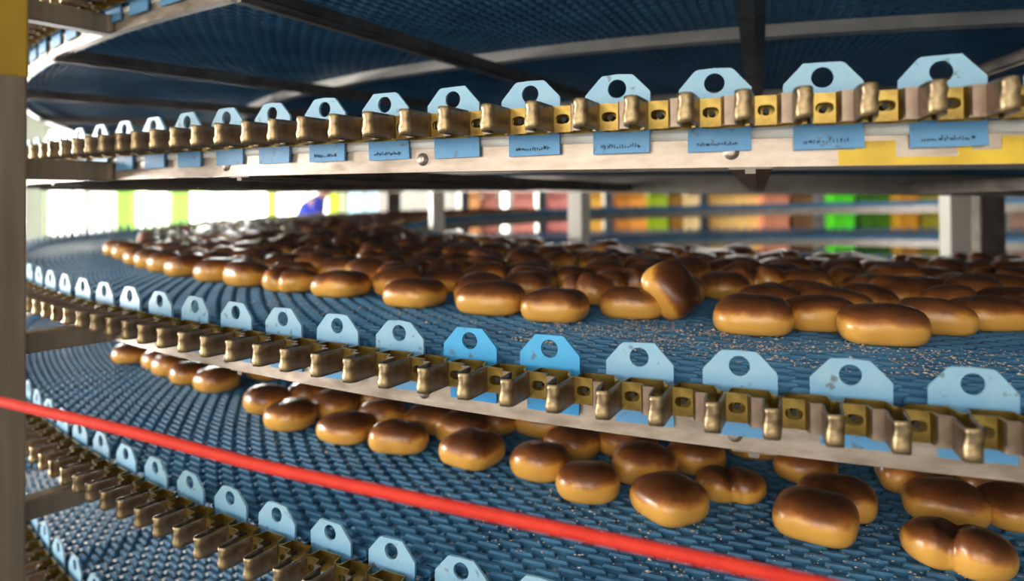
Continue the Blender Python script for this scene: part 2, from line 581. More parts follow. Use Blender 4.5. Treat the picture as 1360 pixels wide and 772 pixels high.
# ------------------------------------------------------------------ static frames under each tier
BEAMS = [-.353 - 2 * pi / 32 * j for j in range(-3, 29)]
mb = MB(); mb.ring([(R - .004, -.0855), (R - .004, -.057), (R - .007, -.057), (R - .007, -.0825), (R - .020, -.0825), (R - .020, -.0855)], .34 - 2 * pi, .34, 300)
RAIL = mb.mesh('outer_rail', M['rail'])
mb = MB(); mb.ring([(R - .016, -.0565), (R - .006, -.0565), (R - .004, -.053), (R - .004, -.049), (R - .006, -.0455), (R - .016, -.0455)], .34 - 2 * pi, .34, 300)
WEAR = mb.mesh('wear_strip', M['white'])
mb = MB(); mb.ring([(2.905, -.058), (2.938, -.058), (2.938, -.034), (2.905, -.034)], .34 - 2 * pi, .34, 240)
MID = mb.mesh('middle_ring', M['ring'])
mb = MB(); mb.ring([(R_IN - .03, -.095), (R_IN + .03, -.095), (R_IN + .03, -.036), (R_IN - .03, -.036)], .34 - 2 * pi, .34, 220)
INNER = mb.mesh('inner_rail', M['frame'])


def beam_mesh():
    mb = MB()
    L = R - .006 - R_IN
    mb.box((-.021, 0, -.0875), (.021, L, -.0835), 0)
    mb.box((-.021, 0, -.0855), (-.015, L, -.066), 0)
    mb.box((.015, 0, -.0855), (.021, L, -.066), 0)
    mb.box((-.005, 0, -.092), (.005, L, -.0875), 0)
    return mb.mesh('cross_beam', M['dark'])


def bolt_mesh():
    mb = MB()
    Mx = Matrix.Rotation(pi / 2, 4, 'X')
    mb.lathe([(0, 0), (.0080, 0), (.0080, .0012), (.0048, .0015), (.0048, .0030), (.0038, .0035), (0, .0035)], 14, 0, Mx)
    return mb.mesh('rail_bolt', M['rail'])


BEAM, BOLT = beam_mesh(), bolt_mesh()
FR_LABEL = ['steel support frame under the highest belt tier, top edge of photo',
            'steel support frame under the overhead belt tier, pale curved ring and dark radial beams',
            'steel support frame of the eye-level tier, straight-looking rail with yellow paint at right',
            'steel support frame of the middle tier, tan rail edge above the lower buns',
            'steel support frame of the tier crossed by the red cord',
            'steel support frame of the lowest tier, bottom left']
A_POST = -.657
for k in range(6):
    f = empty('support_frame', (0, 0, TIER_Z[k]), 0, FR_LABEL[k], 'frame', 'frames of the spiral conveyor')
    link('outer_rail', RAIL, f); link('wear_strip', WEAR, f); link('middle_ring', MID, f); link('inner_rail', INNER, f)
    for a in BEAMS:
        b = link('cross_beam', BEAM, f, polar(a, R - .006), a)
        b.location.z = SL * a
    for i in range(7):
        a = -.358 - .0995 * i
        link('rail_bolt', BOLT, f, polar(a, R - .004, -.070), a)
    mb = MB()
    Tm = Matrix.Translation(polar(A_POST, R)) @ Matrix.Rotation(A_POST, 4, 'Z')
    mb.box((-.016, -.14, -.088), (.016, .004, -.054), 0, Tm, .003)
    mb.box((-.022, -.006, -.086), (.022, .002, -.056), 0, Tm, .001)
    mb.build('post_bracket', M['post'], f)
    if k == 2:
        mb = MB()
        ro = R - .0035
        def arc(a0, a1, z0, z1):
            mb.ring([(ro - .001, z0), (ro + .0006, z0), (ro + .0006, z1), (ro - .001, z1)], a0, a1, 8)
        arc(-.331, -.2885, -.0850, -.0775)
        arc(-.327, -.3175, -.0775, -.062); arc(-.331, -.327, -.0775, -.070)
        arc(-.3035, -.3005, -.0775, -.060); arc(-.3005, -.294, -.0775, -.072); arc(-.294, -.2895, -.0775, -.060)
        o = mb.build('yellow_paint', M['yellow'], f)
        o['label'] = 'patch of chipped yellow paint on the rail'

# ------------------------------------------------------------------ posts
def square_post(name, a, r, s, z0, z1, m, label, cat='post', group=None, sx=None, inset=True):
    t = empty(name, (CX + r * sin(a), CY - r * cos(a), 0), a, label, cat, group)
    sx = sx or s
    mb = MB(); mb.box((-sx / 2, -s / 2, z0), (sx / 2, s / 2, z1), 0, None, .004)
    mb.build('tube', m, t)
    mb = MB(); mb.box((-sx / 2 - .03, -s / 2 - .03, 0), (sx / 2 + .03, s / 2 + .03, .012), 0, None, .002)
    for x in (-1, 1):
        for y in (-1, 1):
            mb.tube((x * (sx / 2 + .017), y * (s / 2 + .017), .012), (x * (sx / 2 + .017), y * (s / 2 + .017), .022), .007, seg=6)
    mb.build('foot_plate', M['frame'], t)
    return t


ZT = TIER_Z[0] + .35
np_ = square_post('frame_post', A_POST, R + .185, .10, .01, ZT, M['post'], 'out-of-focus taupe steel post along the left edge, mustard yellow at its top', group=None)
mb = MB(); mb.box((-.0512, -.0512, CAMZ + .205), (.0512, .0512, CAMZ + .62), 0, None, .004)  # mustard-coloured band around the upper part of the post
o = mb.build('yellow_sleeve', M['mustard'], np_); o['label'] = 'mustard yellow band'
def ring_angle(px, rr, far):
    X, y, z = ray(px, 280)
    A = X * X + y * y; B = -2 * (X * CX + y * CY); C = CX * CX + CY * CY - rr * rr
    tt = (-B + (1 if far else -1) * sqrt(max(0, B * B - 4 * A * C))) / (2 * A)
    return atan2(X * tt - CX, CY - y * tt)


for px, nm in ((1268, 'pale square post inside the spiral, furthest right, beside a dark upright'),
               (769, 'cream-faced square post inside the spiral, nearest the middle of the picture'),
               (580, 'narrow pale and brown post inside the spiral, left of the pink crates')):
    square_post('drum_post', ring_angle(px, R_IN - .07, False), R_IN - .07, .062, .01, ZT, M['post_white'], nm, group='posts of the inner drum')
t = square_post('drum_upright', ring_angle(1308, R_IN - .10, False), R_IN - .10, .075, .01, ZT, M['dark'], 'dark steel upright standing just right of the furthest right pale post', group=None)  # dark slab filling the strip right of the pale post
for px in (517, 615, 718, 807, 935, 1088, 1330):
    rr = R + .12
    a = ring_angle(px, rr, True)
    lab = {517: 'broad taupe frame post on the far side, just right of the blue-tinted window', 615: 'thin pale frame post on the far side, left of the leftmost orange crates', 718: 'thin pale frame post on the far side, between the pink crates',
           807: 'thin frame post on the far side, just right of the cream-faced inner post', 935: 'thin grey frame post on the far side, in front of the cream crates',
           1088: 'pale frame post on the far side, left of the bright green crates', 1330: 'frame post on the far side at the right edge'}[px]
    square_post('frame_post', a, rr, .10 if px != 517 else .16, .01, ZT, M['ring'] if px not in (517, 935) else M['frame'], lab, group='far posts of the spiral frame')

# ------------------------------------------------------------------ red pull cord
cp = []
for px, py, d in ((-320, 466, .72), (-100, 512, .645), (0, 533.5, .615), (170, 573, .575), (340, 617, .54), (510, 654, .507), (680, 690, .478), (850, 726, .452), (1000, 757, .432), (1250, 812, .405), (1600, 885, .37)):
    X, y, z = ray(px, py)
    cp.append((X * d / y, d, CAMZ + z * d / y))
def smooth_path(p, n):
    out = []
    for i in range(len(p) - 1):
        p0, p1, p2, p3 = (Vector(p[max(0, min(len(p) - 1, i + q))]) for q in (-1, 0, 1, 2))
        for j in range(n):
            t = j / n
            out.append(.5 * ((2 * p1) + (p2 - p0) * t + (2 * p0 - 5 * p1 + 4 * p2 - p3) * t * t + (3 * p1 - p0 - 3 * p2 + p3) * t ** 3))
    return out + [Vector(p[-1])]


pts, SG = smooth_path(cp, 8), 14
mb = MB()
vs, fs = [], []
for i, p in enumerate(pts):
    d = (pts[min(i + 1, len(pts) - 1)] - pts[max(i - 1, 0)]).normalized()
    u = d.cross(Vector((0, 0, 1))).normalized()
    w_ = u.cross(d)
    vs += [p + (u * cos(2 * pi * q / SG) + w_ * sin(2 * pi * q / SG)) * .0047 for q in range(SG)]
for i in range(len(pts) - 1):
    fs += [(i * SG + q, i * SG + (q + 1) % SG, (i + 1) * SG + (q + 1) % SG, (i + 1) * SG + q) for q in range(SG)]
fs += [tuple(range(SG))[::-1], tuple((len(pts) - 1) * SG + q for q in range(SG))]
mb.add(vs, fs, 0, True)
o = mb.build('pull_cord', M['cord'])
tag(o, 'bright red cord stretched diagonally across the lower left in front of the belts', 'cord')

# ------------------------------------------------------------------ buns
BH = .048


def bun_mesh(kind, seed, seg=40, rings=None):
    rr = random.Random(seed)
    a, b, n = {'round': (.050, .047, 2.4), 'square': (.051, .047, 3.4), 'long': (.055, .044, 2.9), 'tri': (.053, .048, 2.6), 'twin': (.061, .046, 2.3), 'small': (.045, .042, 2.4)}[kind]
    prof = [(0, 0), (.55, 0), (.80, .012), (.90, .07), (.965, .18), (.998, .32), (1., .42), (.985, .55), (.945, .68), (.865, .80), (.73, .90), (.54, .962), (.34, .988), (.16, 1.), (0, 1.0)]
    if rings: prof = rings
    off = rr.uniform(0, 50)
    tilt = rr.uniform(-.1, .1), rr.uniform(-.1, .1)
    vs, cr = [], []
    for (q, z) in prof[1:-1]:
        for i in range(seg):
            t = 2 * pi * i / seg
            c, s = cos(t), sin(t)
            ra = 1 / ((abs(c) / a) ** n + (abs(s) / b) ** n) ** (1 / n)
            ra *= 1 + .05 * noise.noise(Vector((c * 1.3 + off, s * 1.3, z * .6)))
            if kind == 'tri': ra *= 1 + .09 * cos(3 * t + .6)
            if kind == 'twin': ra *= 1 - .30 * math.exp(-((abs(t - 1.5 * pi)) / .30) ** 2) - .16 * math.exp(-((t - .5 * pi) / .35) ** 2)
            x, y = q * ra * c, q * ra * s
            h = BH * (1 + .07 * noise.noise(Vector((x * 22 + off, y * 22, 1.7)))) * z
            h *= 1 + (tilt[0] * x / a + tilt[1] * y / b) * z
            if kind == 'twin':
                h *= 1 - .26 * math.exp(-((x + .004) / .009) ** 2) * (1 if y < .02 else .4)
            vs.append((x, y, h)); cr.append(z + .10 * (tilt[0] * x / a + tilt[1] * y / b) + .14 * noise.noise(Vector((c * 1.1 + off * 2, s * 1.1, 4.))))
    nr = len(prof) - 2
    fs = []
    for k in range(nr - 1):
        for i in range(seg):
            j = (i + 1) % seg
            fs.append((k * seg + i, k * seg + j, (k + 1) * seg + j, (k + 1) * seg + i))
    vs.append((0, 0, 0)); cr.append(0)
    top = sum(v[2] for v in vs[(nr - 1) * seg:nr * seg]) / seg
    vs.append((0, 0, top * 1.003)); cr.append(1)
    for i in range(seg):
        j = (i + 1) % seg
        fs.append((j, i, nr * seg)); fs.append(((nr - 1) * seg + i, (nr - 1) * seg + j, nr * seg + 1))
    return vs, fs, cr


def bun_data(kind, seed):
    vs, fs, cr = bun_mesh(kind, seed)
    me = bpy.data.meshes.new('bread_bun')
    me.from_pydata(vs, [], fs)
    me.attributes.new('crust', 'FLOAT', 'POINT').data.foreach_set('value', cr)
    me.polygons.foreach_set('use_smooth', [True] * len(fs))
    me.materials.append(M['bun'])
    return me


KINDS = ['round', 'square', 'long', 'tri', 'twin', 'small']
BUN = {k: [bun_data(k, 10 * i + j) for j in range(3)] for i, k in enumerate(KINDS)}


def put_bun(k, a, r, kind, rz, label, group, s=1., sz=1., tilt=0., lift=0., idx=0):
    o = link('bread_bun', BUN[kind][idx % 3], None, polar(a, r, TIER_Z[k] + BELT - .0012 + lift))
    o.rotation_euler = (tilt, 0, a + rz)
    o.scale = (s, s, s * sz)
    return tag(o, label, 'bun', group)


# (px of the middle, py of the front foot, kind, turn, scale, label)
FRONT2 = [
    (1182, 461, 'long', .05, 1.0, 'large glossy bun closest to the viewer on the middle tier, third from the right end'),
    (1325, 441, 'long', .0, .98, 'pale-sided bun at the right edge of the middle tier front row'),
    (1255, 446, 'long', -.25, .95, 'dark-topped bun half behind the large closest bun, on its right'),
    (1092, 442, 'long', .15, .95, 'bun in the middle tier front row touching the left side of the large closest bun'),
    (1000, 447, 'square', .0, 1.06, 'broad golden bun with crackled dark top right of the leaning bun'),
    (832, 424, 'long', .1, .95, 'bun in the middle tier front row just left of the leaning bun'),
    (724, 429, 'square', .1, .98, 'golden blocky front bun at the centre of the photo, crumbs to its right'),
    (635, 419, 'long', .0, 1.05, 'wide pale-fronted bun with a second bun tucked behind its right end'),
    (530, 409, 'square', .0, 1.0, 'blocky golden bun left of the wide pale-fronted bun, middle tier'),
    (430, 395, 'square', .2, 1.0, 'smooth bun with flat golden front, middle tier, right of the double bun'),
    (362, 388, 'twin', .1, 1.0, 'double bun with a split in the middle, front row of the middle tier'),
    (306, 380, 'long', .0, .98, 'shiny long bun just left of the double bun'),
    (263, 374, 'round', .3, 1.0, 'bun with a bright left highlight, second left of the double bun'),
    (222, 367, 'round', .0, 1.0, 'third bun left of the double bun on the middle tier'),
    (198, 361, 'round', .0, 1.0, 'fourth bun left of the double bun on the middle tier'),
    (180, 356, 'round', .0, 1.0, 'fifth bun left of the double bun on the middle tier'),
    (165, 351, 'round', .0, 1.0, 'sixth bun left of the double bun on the middle tier'),
    (150, 344, 'round', .0, 1.0, 'next to last bun at the far left of the middle tier crowd'),
    (138, 339, 'round', .0, 1.0, 'last bun at the far left of the middle tier crowd, against the pale belt'),
]
FRONT3 = [
    (150, 482, 'round', .0, 1.0, 'leftmost bun on the tier below the middle one'),
    (190, 490, 'round', .0, .98, 'bun half hidden behind the second bun from the left, lower tier'),
    (205, 499, 'round', .2, 1.0, 'second bun from the left in the front of the lower tier'),
    (228, 510, 'round', .0, .98, 'bun leaning against the left of a rounder one, lower tier left cluster'),
    (262, 521, 'round', .1, 1.05, 'nearest bun of the cluster of five at far left of the lower tier'),
    (283, 497, 'round', .1, 1.0, 'bun under the middle rail behind the far left cluster'),
    (330, 550, 'round', .0, 1.0, 'bun left of and behind the first front bun right of the gap, lower tier'),
    (360, 573, 'round', .1, 1.02, 'front bun just right of the gap in the lower tier, bright left side'),
    (388, 541, 'round', .3, .98, 'dark-topped bun under the middle rail above the gap bun'),
    (422, 557, 'round', .0, 1.0, 'brown bun between two front ones, second row of the lower tier'),
    (437, 590, 'long', .1, .98, 'second front bun right of the gap in the lower tier'),
    (487, 573, 'round', .0, 1.0, 'shaded bun behind the third front bun of the lower tier'),
    (511, 604, 'tri', .2, .98, 'third front bun right of the gap, pointed left end'),
    (556, 577, 'long', .2, 1.0, 'large bun under the middle rail below a rail bolt'),
    (600, 590, 'tri', .1, .95, 'bun with pale corner directly behind the fourth front bun'),
    (609, 624, 'square', -.1, 1.02, 'fourth front bun right of the gap, blocky with a pale left face'),
    (642, 578, 'round', .0, 1.0, 'brown bun close under the middle rail above the fifth front bun'),
    (703, 641, 'round', -.2, 1.0, 'fifth front bun right of the gap, domed dark top'),
    (748, 612, 'round', -.1, 1.0, 'bun behind the space between the fifth and sixth front buns'),
    (708, 582, 'long', .0, .95, 'pale bun tight under the middle rail above the fifth front bun'),
    (769, 671, 'round', .1, 1.0, 'sixth front bun, orange with a glossy brown top, left of the large pale one'),
    (826, 611, 'square', -.1, .98, 'bun under the rail with a straight pale front'),
    (845, 645, 'tri', .3, 1.0, 'brown triangular bun right of and behind the sixth front bun'),
    (882, 699, 'square', -.7, 1.03, 'large pale bun with a corner towards the viewer, lower tier front'),
    (920, 633, 'round', -.1, .98, 'dark bun close behind the split bun'),
    (968, 671, 'twin', .2, .88, 'split bun of a brown and a pale lobe right of the large pale bun'),
    (1000, 612, 'round', .0, .95, 'bun mostly hidden under the middle rail above the split bun'),
    (1072, 646, 'round', -.1, 1.0, 'bun with pale left side under the middle rail, lower tier right'),
    (1116, 694, 'long', -.3, 1.0, 'brown-topped bun resting behind the big orange bun, lower tier right'),
    (1088, 727, 'square', -.25, 1.05, 'big orange bun at front of the lower tier right of the centre'),
    (1220, 660, 'tri', .1, 1.0, 'bun with a pointed pale front below the middle rail at right'),
    (1268, 703, 'long', -.2, 1.0, 'bun with pale left end just behind the double-lobed one at lower right'),
    (1335, 675, 'round', -.1, 1.0, 'shaded bun at the right edge under the middle rail'),
    (1288, 771, 'twin', -.45, 1.02, 'double-lobed glossy bun in the lower right corner'),
    (1368, 712, 'round', .0, .98, 'dark bun cut off by the right edge, lower tier'),
]
placed = {3: [], 4: []}


def try_place(k, a, r, d=.088):
    p = polar(a, r)
    for q in placed[k]:
        if (q.xy - p.xy).length < d: return False
    placed[k].append(p)
    return True


n_ind = 0
for k, LST in ((3, FRONT2), (4, FRONT3)):
    for i, (px, py, kind, rz, s, lab) in enumerate(LST):
        a, r, t = on_tier(px, py, k)
        hb = {'long': .041, 'twin': .042}.get(kind, .044) * s
        r -= hb
        placed[k].append(polar(a, r))
        put_bun(k, a, r, kind, rz, lab, None, s, rnd.uniform(.96, 1.08), idx=i)
        n_ind += 1
# the bun that leans on its edge
a, r, t = on_tier(888, 426, 3)
placed[3].append(polar(a, r - .035)); placed[3].append(polar(a, r - .075))
o = put_bun(3, a, r - .012, 'square', .5, 'golden bun tipped up on its edge, leaning back against the crowd on the middle tier', None, .98, 1.15, tilt=0., lift=.0, idx=1)
Mo = Matrix.Translation(polar(a, r - .040, TIER_Z[3] + BELT + .045)) @ Matrix.Rotation(a, 4, 'Z') @ Matrix.Rotation(.95, 4, 'Y') @ Matrix.Rotation(.30, 4, 'X') @ Matrix.Diagonal((.90, .92, 1.15, 1)) @ Matrix.Translation((0, 0, -.024))
o.matrix_world = Mo
n_ind += 1

# the crowd behind: hex rows with jitter
cand = []
dr = .093
for row in range(14):
    r = 3.262 - row * dr
    if r < R_IN + .07: break
    na = int(3.2 / (.104 / r))
    for i in range(na):
        a = .62 - (i + (.5 if row % 2 else 0)) * .104 / r
        ro = max(R_IN + .062, r + rnd.uniform(-.022, .022))
        cand.append((a + rnd.uniform(-.02, .02) / r, ro, row))
crowd = []
for a, r, row in cand:
    if try_place(3, a, r, .085):
        crowd.append((a, r, row))


def visible(p):
    x, y = p.x, p.y
    if y < .3: return False
    return -.80 < x / y < .86


def pick(i):
    return rnd.choice(['round', 'square', 'long', 'tri', 'round', 'square', 'twin'])


crowd.sort(key=lambda c: (polar(c[0], c[1]).xy).length)
crowd3 = []
for row in range(7):
    r = 3.26 - row * .095
    for i in range(46):
        a = -.12 - (i + (.5 if row % 2 else 0)) * .106 / r
        if a < -.98 or (row < 2 and -.735 < a < -.66): continue
        X, y = CX + r * sin(a), CY - r * cos(a)
        if try_place(4, a + rnd.uniform(-.006, .006), r + rnd.uniform(-.02, .02), .092):
            q = placed[4][-1]
            crowd3.append((atan2(q.x - CX, CY - q.y), hypot(q.x - CX, q.y - CY), row))
# the rows wholly under the tier above stay to those a low eye could see
crowd3 = [c for c in crowd3 if c[1] > 2.95 and not (c[1] > 3.3)]
crowd3.sort(key=lambda c: -c[1])
crowd3 = crowd3[:56]
for i, (a, r, row) in enumerate(crowd3):
    put_bun(4, a, r, pick(i), rnd.uniform(-3, 3), 'shaded bun in the dark rows deep under the middle rail on the lower tier', 'shaded buns at the back of the lower tier', rnd.uniform(.92, 1.02), rnd.uniform(.95, 1.1), idx=i)
    n_ind += 1
left = 300 - n_ind
vis = [c for c in crowd if visible(polar(c[0], c[1]))]
near, rest = vis[:left], vis[left:]
for i, (a, r, row) in enumerate(near):
    put_bun(3, a, r, pick(i), rnd.uniform(-3, 3), 'dark brown glazed bun in the packed crowd behind the front row of the middle tier', 'crowd of buns behind the front row on the middle tier',
            rnd.uniform(.92, 1.05), rnd.uniform(.95, 1.18), tilt=rnd.uniform(-.12, .12), idx=i)
side = [c for c in crowd if .86 <= polar(c[0], c[1]).x / max(.3, polar(c[0], c[1]).y) < 1.35 and polar(c[0], c[1]).y > .5]
for i, (a, r, row) in enumerate(side[:45]):          # the crowd goes on past the right edge
    put_bun(3, a, r, pick(i), rnd.uniform(-3, 3), 'dark brown glazed bun in the packed crowd behind the front row of the middle tier', 'crowd of buns behind the front row on the middle tier',
            rnd.uniform(.92, 1.05), rnd.uniform(.95, 1.15), idx=i)
SM = [bun_mesh(kk, 77 + i, 20, [(0, 0), (.6, 0), (.9, .07), (1., .36), (.95, .62), (.80, .83), (.5, .965), (0, 1.0)]) for i, kk in enumerate(('round', 'square', 'long', 'tri'))]
vs, fs, cr = [], [], []
for i, (a, r, row) in enumerate(rest):
    v, f, c = SM[i % 4]
    T = Matrix.Translation(polar(a, r, TIER_Z[3] + BELT - .001)) @ Matrix.Rotation(rnd.uniform(-3, 3), 4, 'Z') @ Matrix.Scale(rnd.uniform(.95, 1.05), 4)
    n0 = len(vs)
    vs += [tuple(T @ Vector(p)) for p in v]
    fs += [[q + n0 for q in g] for g in f]
    cr += c
me = bpy.data.meshes.new('bread_buns')
me.from_pydata(vs, [], fs)
me.attributes.new('crust', 'FLOAT', 'POINT').data.foreach_set('value', cr)
me.polygons.foreach_set('use_smooth', [True] * len(fs))
me.materials.append(M['bun'])
tag(link('bread_buns', me), 'distant blurred mass of dark buns covering the back of the middle tier', 'buns', None, 'stuff')

# ------------------------------------------------------------------ crumbs
def crumbs(k, zones, label):
    mb = MB()
    rr = random.Random(k)
    for a0, a1, r0, r1, n in zones:
        for _ in range(n):
            a, r = rr.uniform(a0, a1), rr.uniform(r0, r1)
            w = rr.random()
            if noise.noise(Vector((a * 30, r * 18, 1.))) < -.12 and w < .8: continue
            s = rr.uniform(.0008, .0021) * (1.7 if w > .95 else 1)
            c = polar(a, r, TIER_Z[k] + BELT + s * .25)
            Rm = Matrix.Translation(c) @ Matrix.Rotation(rr.uniform(0, 6), 4, 'Z')
            vs = [Rm @ Vector((x * s * rr.uniform(.8, 1.7), y * s * rr.uniform(.6, 1.2), z * s * rr.uniform(.4, .8))) for x, y, z in ((1, 0, 0), (0, 1, 0), (-1, 0, 0), (0, -1, 0), (0, 0, 1.), (0, 0, -.6))]
            mb.add(vs, [(0, 1, 4), (1, 2, 4), (2, 3, 4), (3, 0, 4), (1, 0, 5), (2, 1, 5), (3, 2, 5), (0, 3, 5)])
    tag(mb.build('crumbs', M['crumb']), label, 'crumbs', None, 'stuff')


crumbs(3, [(-.44, -.20, 3.36, 3.54, 2300), (-.41, -.34, 3.30, 3.46, 520), (-.62, -.44, 3.40, 3.50, 260)], 'pale crumbs strewn on the middle belt in front of the buns')
crumbs(4, [(-.46, -.18, 3.22, 3.54, 1700), (-.62, -.44, 3.34, 3.50, 260)], 'pale crumbs on the belt around the lower buns at right')

# ------------------------------------------------------------------ the hall
def room_box(name, lo, hi, m):
    mb = MB(); mb.box(lo, hi)
    o = mb.build(name, m)
    o['kind'] = 'structure'
    return o


X0, X1, Y0, Y1, H = -10.5, 11.5, -4.5, 13.0, 4.4
M['floor'] = noisy(mat('grey_resin_floor', (.2, .2, .2), .4), (.16, .16, .165), (.24, .235, .23), 1.2)
M['wall'] = noisy(mat('pale_wall_paint', (.6, .6, .58), .7), (.55, .55, .53), (.62, .62, .6), 1.5)
M['ceiling'] = noisy(mat('ceiling_panel', (.5, .5, .5), .8), (.45, .45, .45), (.52, .52, .52), 1.5)
room_box('floor', (X0 - .2, Y0 - .2, -.15), (X1 + .2, Y1 + .2, 0), M['floor'])
room_box('ceiling', (X0 - .2, Y0 - .2, H), (X1 + .2, Y1 + .2, H + .15), M['ceiling'])
room_box('wall_right', (X1, Y0, 0), (X1 + .15, Y1, H), M['wall'])


def wall_with_windows(name, y, th, wins, z0, z1, m):
    mb = MB()
    xs = sorted([(w[0], w[1]) for w in wins])
    cur = X0
    for a, b in xs:
        if a > cur: mb.box((cur, y, 0), (a, y + th, H))
        mb.box((a, y, 0), (b, y + th, z0)); mb.box((a, y, z1), (b, y + th, H))
        cur = b
    mb.box((cur, y, 0), (X1, y + th, H))
    o = mb.build(name, m); o['kind'] = 'structure'


def bx(px, y): return (px - 680) / F * y


EM = emit('daylit_window_pane', (1., .98, .94), 3.)
EM2 = emit('daylit_blue_window_pane', (.55, .78, 1.), 1.1)
EM3 = emit('daylit_window_pane_behind', (1., .95, .88), 4.)  # glow of the added windows behind and left of the camera
WIN = [(bx(58, 13), bx(112, 13), EM), (bx(160, 13), bx(224, 13), EM), (bx(232, 13), bx(357, 13), EM), (bx(363, 13), bx(452, 13), EM), (bx(458, 13), bx(508, 13), EM2), (bx(662, 13), bx(678, 13), EM)]
wall_with_windows('wall_back', Y1, .15, WIN, .75, 2.9, M['wall'])
nw = 0


def window(x0, x1, y, z0, z1, em, mull):
    global nw
    nw += 1
    t = empty('window_%d' % nw, ((x0 + x1) / 2, y, z0)); t['kind'] = 'structure'
    w, h = x1 - x0, z1 - z0
    mb = MB()
    f = .05
    mb.box((-w / 2, -.03, 0), (-w / 2 + f, .03, h)); mb.box((w / 2 - f, -.03, 0), (w / 2, .03, h))
    mb.box((-w / 2, -.03, 0), (w / 2, .03, f)); mb.box((-w / 2, -.03, h - f), (w / 2, .03, h))
    for q in mull: mb.box((-w / 2 + w * q - .02, -.03, 0), (-w / 2 + w * q + .02, .03, h))
    o = mb.build('window_frame', M['ring'], t); o['kind'] = 'structure'
    mb = MB(); mb.box((-w / 2 + .01, .0, .01), (w / 2 - .01, .01, h - .01))
    o = mb.build('window_pane', em, t); o['kind'] = 'structure'


for i, (a, b, em) in enumerate(WIN): window(a, b, Y1 + .08, .75, 2.9, em, [[.66], [], [], [.5], [.5], []][i])
FW = [(-6.5, -2.9), (-2.3, .1)]  # unseen windows added behind the camera to carry the front light
wall_with_windows('wall_front', Y0 - .15, .15, FW, 1.0, 3.3, M['wall'])
for a, b in FW: window(a, b, Y0 - .08, 1.0, 3.3, EM3, [.33, .66])
mb = MB()
for y0_, y1_ in ((Y0, -.4), (4.8, Y1)): mb.box((X0 - .15, y0_, 0), (X0, y1_, H))
mb.box((X0 - .15, -.4, 0), (X0, 4.8, .3)); mb.box((X0 - .15, -.4, 3.2), (X0, 4.8, H))
o = mb.build('wall_left', M['wall']); o['kind'] = 'structure'
window(-3.6, 1.6, 0, .3, 3.2, EM3, [.25, .5, .75])  # unseen left window, added to carry the key light
o = bpy.data.objects['window_%d' % nw]; o.location = (X0 - .08, 2.2, .3); o.rotation_euler = (0, 0, pi / 2)

# lime uprights by the windows
M['lime'] = noisy(mat('lime_green_paint', (.5, .8, .08), .5), (.36, .74, .08), (.42, .80, .11), 2.)
M['lime2'] = noisy(mat('yellow_lime_paint', (.7, .8, .03), .5), (.58, .74, .04), (.64, .80, .06), 2.)
for i, (p0, p1, mm, lab) in enumerate(((157, 178, M['lime'], 'lime green column by the back windows, leftmost'), (230, 256, M['lime'], 'wide lime green column left of the brightest window'),
                                       (356, 364, M['lime2'], 'slim yellow-green column right of the brightest window'), (437, 451, M['lime2'], 'yellow-green column right of the person in blue'))):
    y = 12.4
    w = bx(p1, y) - bx(p0, y)
    t = empty('hall_column', (bx((p0 + p1) / 2, y), y, 0), 0, lab, 'column', 'lime columns at the back of the hall')
    mb = MB(); mb.box((-w / 2, -.08, .0), (w / 2, .08, H), 0, None, .01); mb.build('shaft', mm, t)
    mb = MB(); mb.box((-w / 2 - .02, -.1, 0), (w / 2 + .02, .1, .14), 0, None, .008); mb.build('base_guard', M['frame'], t)

# crates stacked beyond the spiral
def crate_meshes(w, d, h):
    mb = MB()
    th = .02
    mb.box((-w / 2, -d / 2, 0), (w / 2, d / 2, th))
    for y in (-d / 2, d / 2 - th):
        mb.box((-w / 2, y, 0), (w / 2, y + th, h * .82))
        mb.box((-w / 2, y - .012, h * .82), (w / 2, y + th + .012, h * .9))
        for i in range(5):
            x = -w / 2 + w * (i + .5) / 5
            mb.box((x - .012, y - .010 if y < 0 else y + th, .03), (x + .012, y if y < 0 else y + th + .01, h * .82))
    for x in (-w / 2, w / 2 - th):
        mb.box((x, -d / 2, 0), (x + th, d / 2, h * .82))
        mb.box((x - .012, -d / 2, h * .82), (x + th + .012, d / 2, h * .9))
    return mb


def loaf_mesh(w, d, h):
    mb = MB()
    mb.box((-w / 2 + .03, -d / 2 + .03, .02), (w / 2 - .03, d / 2 - .03, h * .97), 0, None, .03)
    return mb


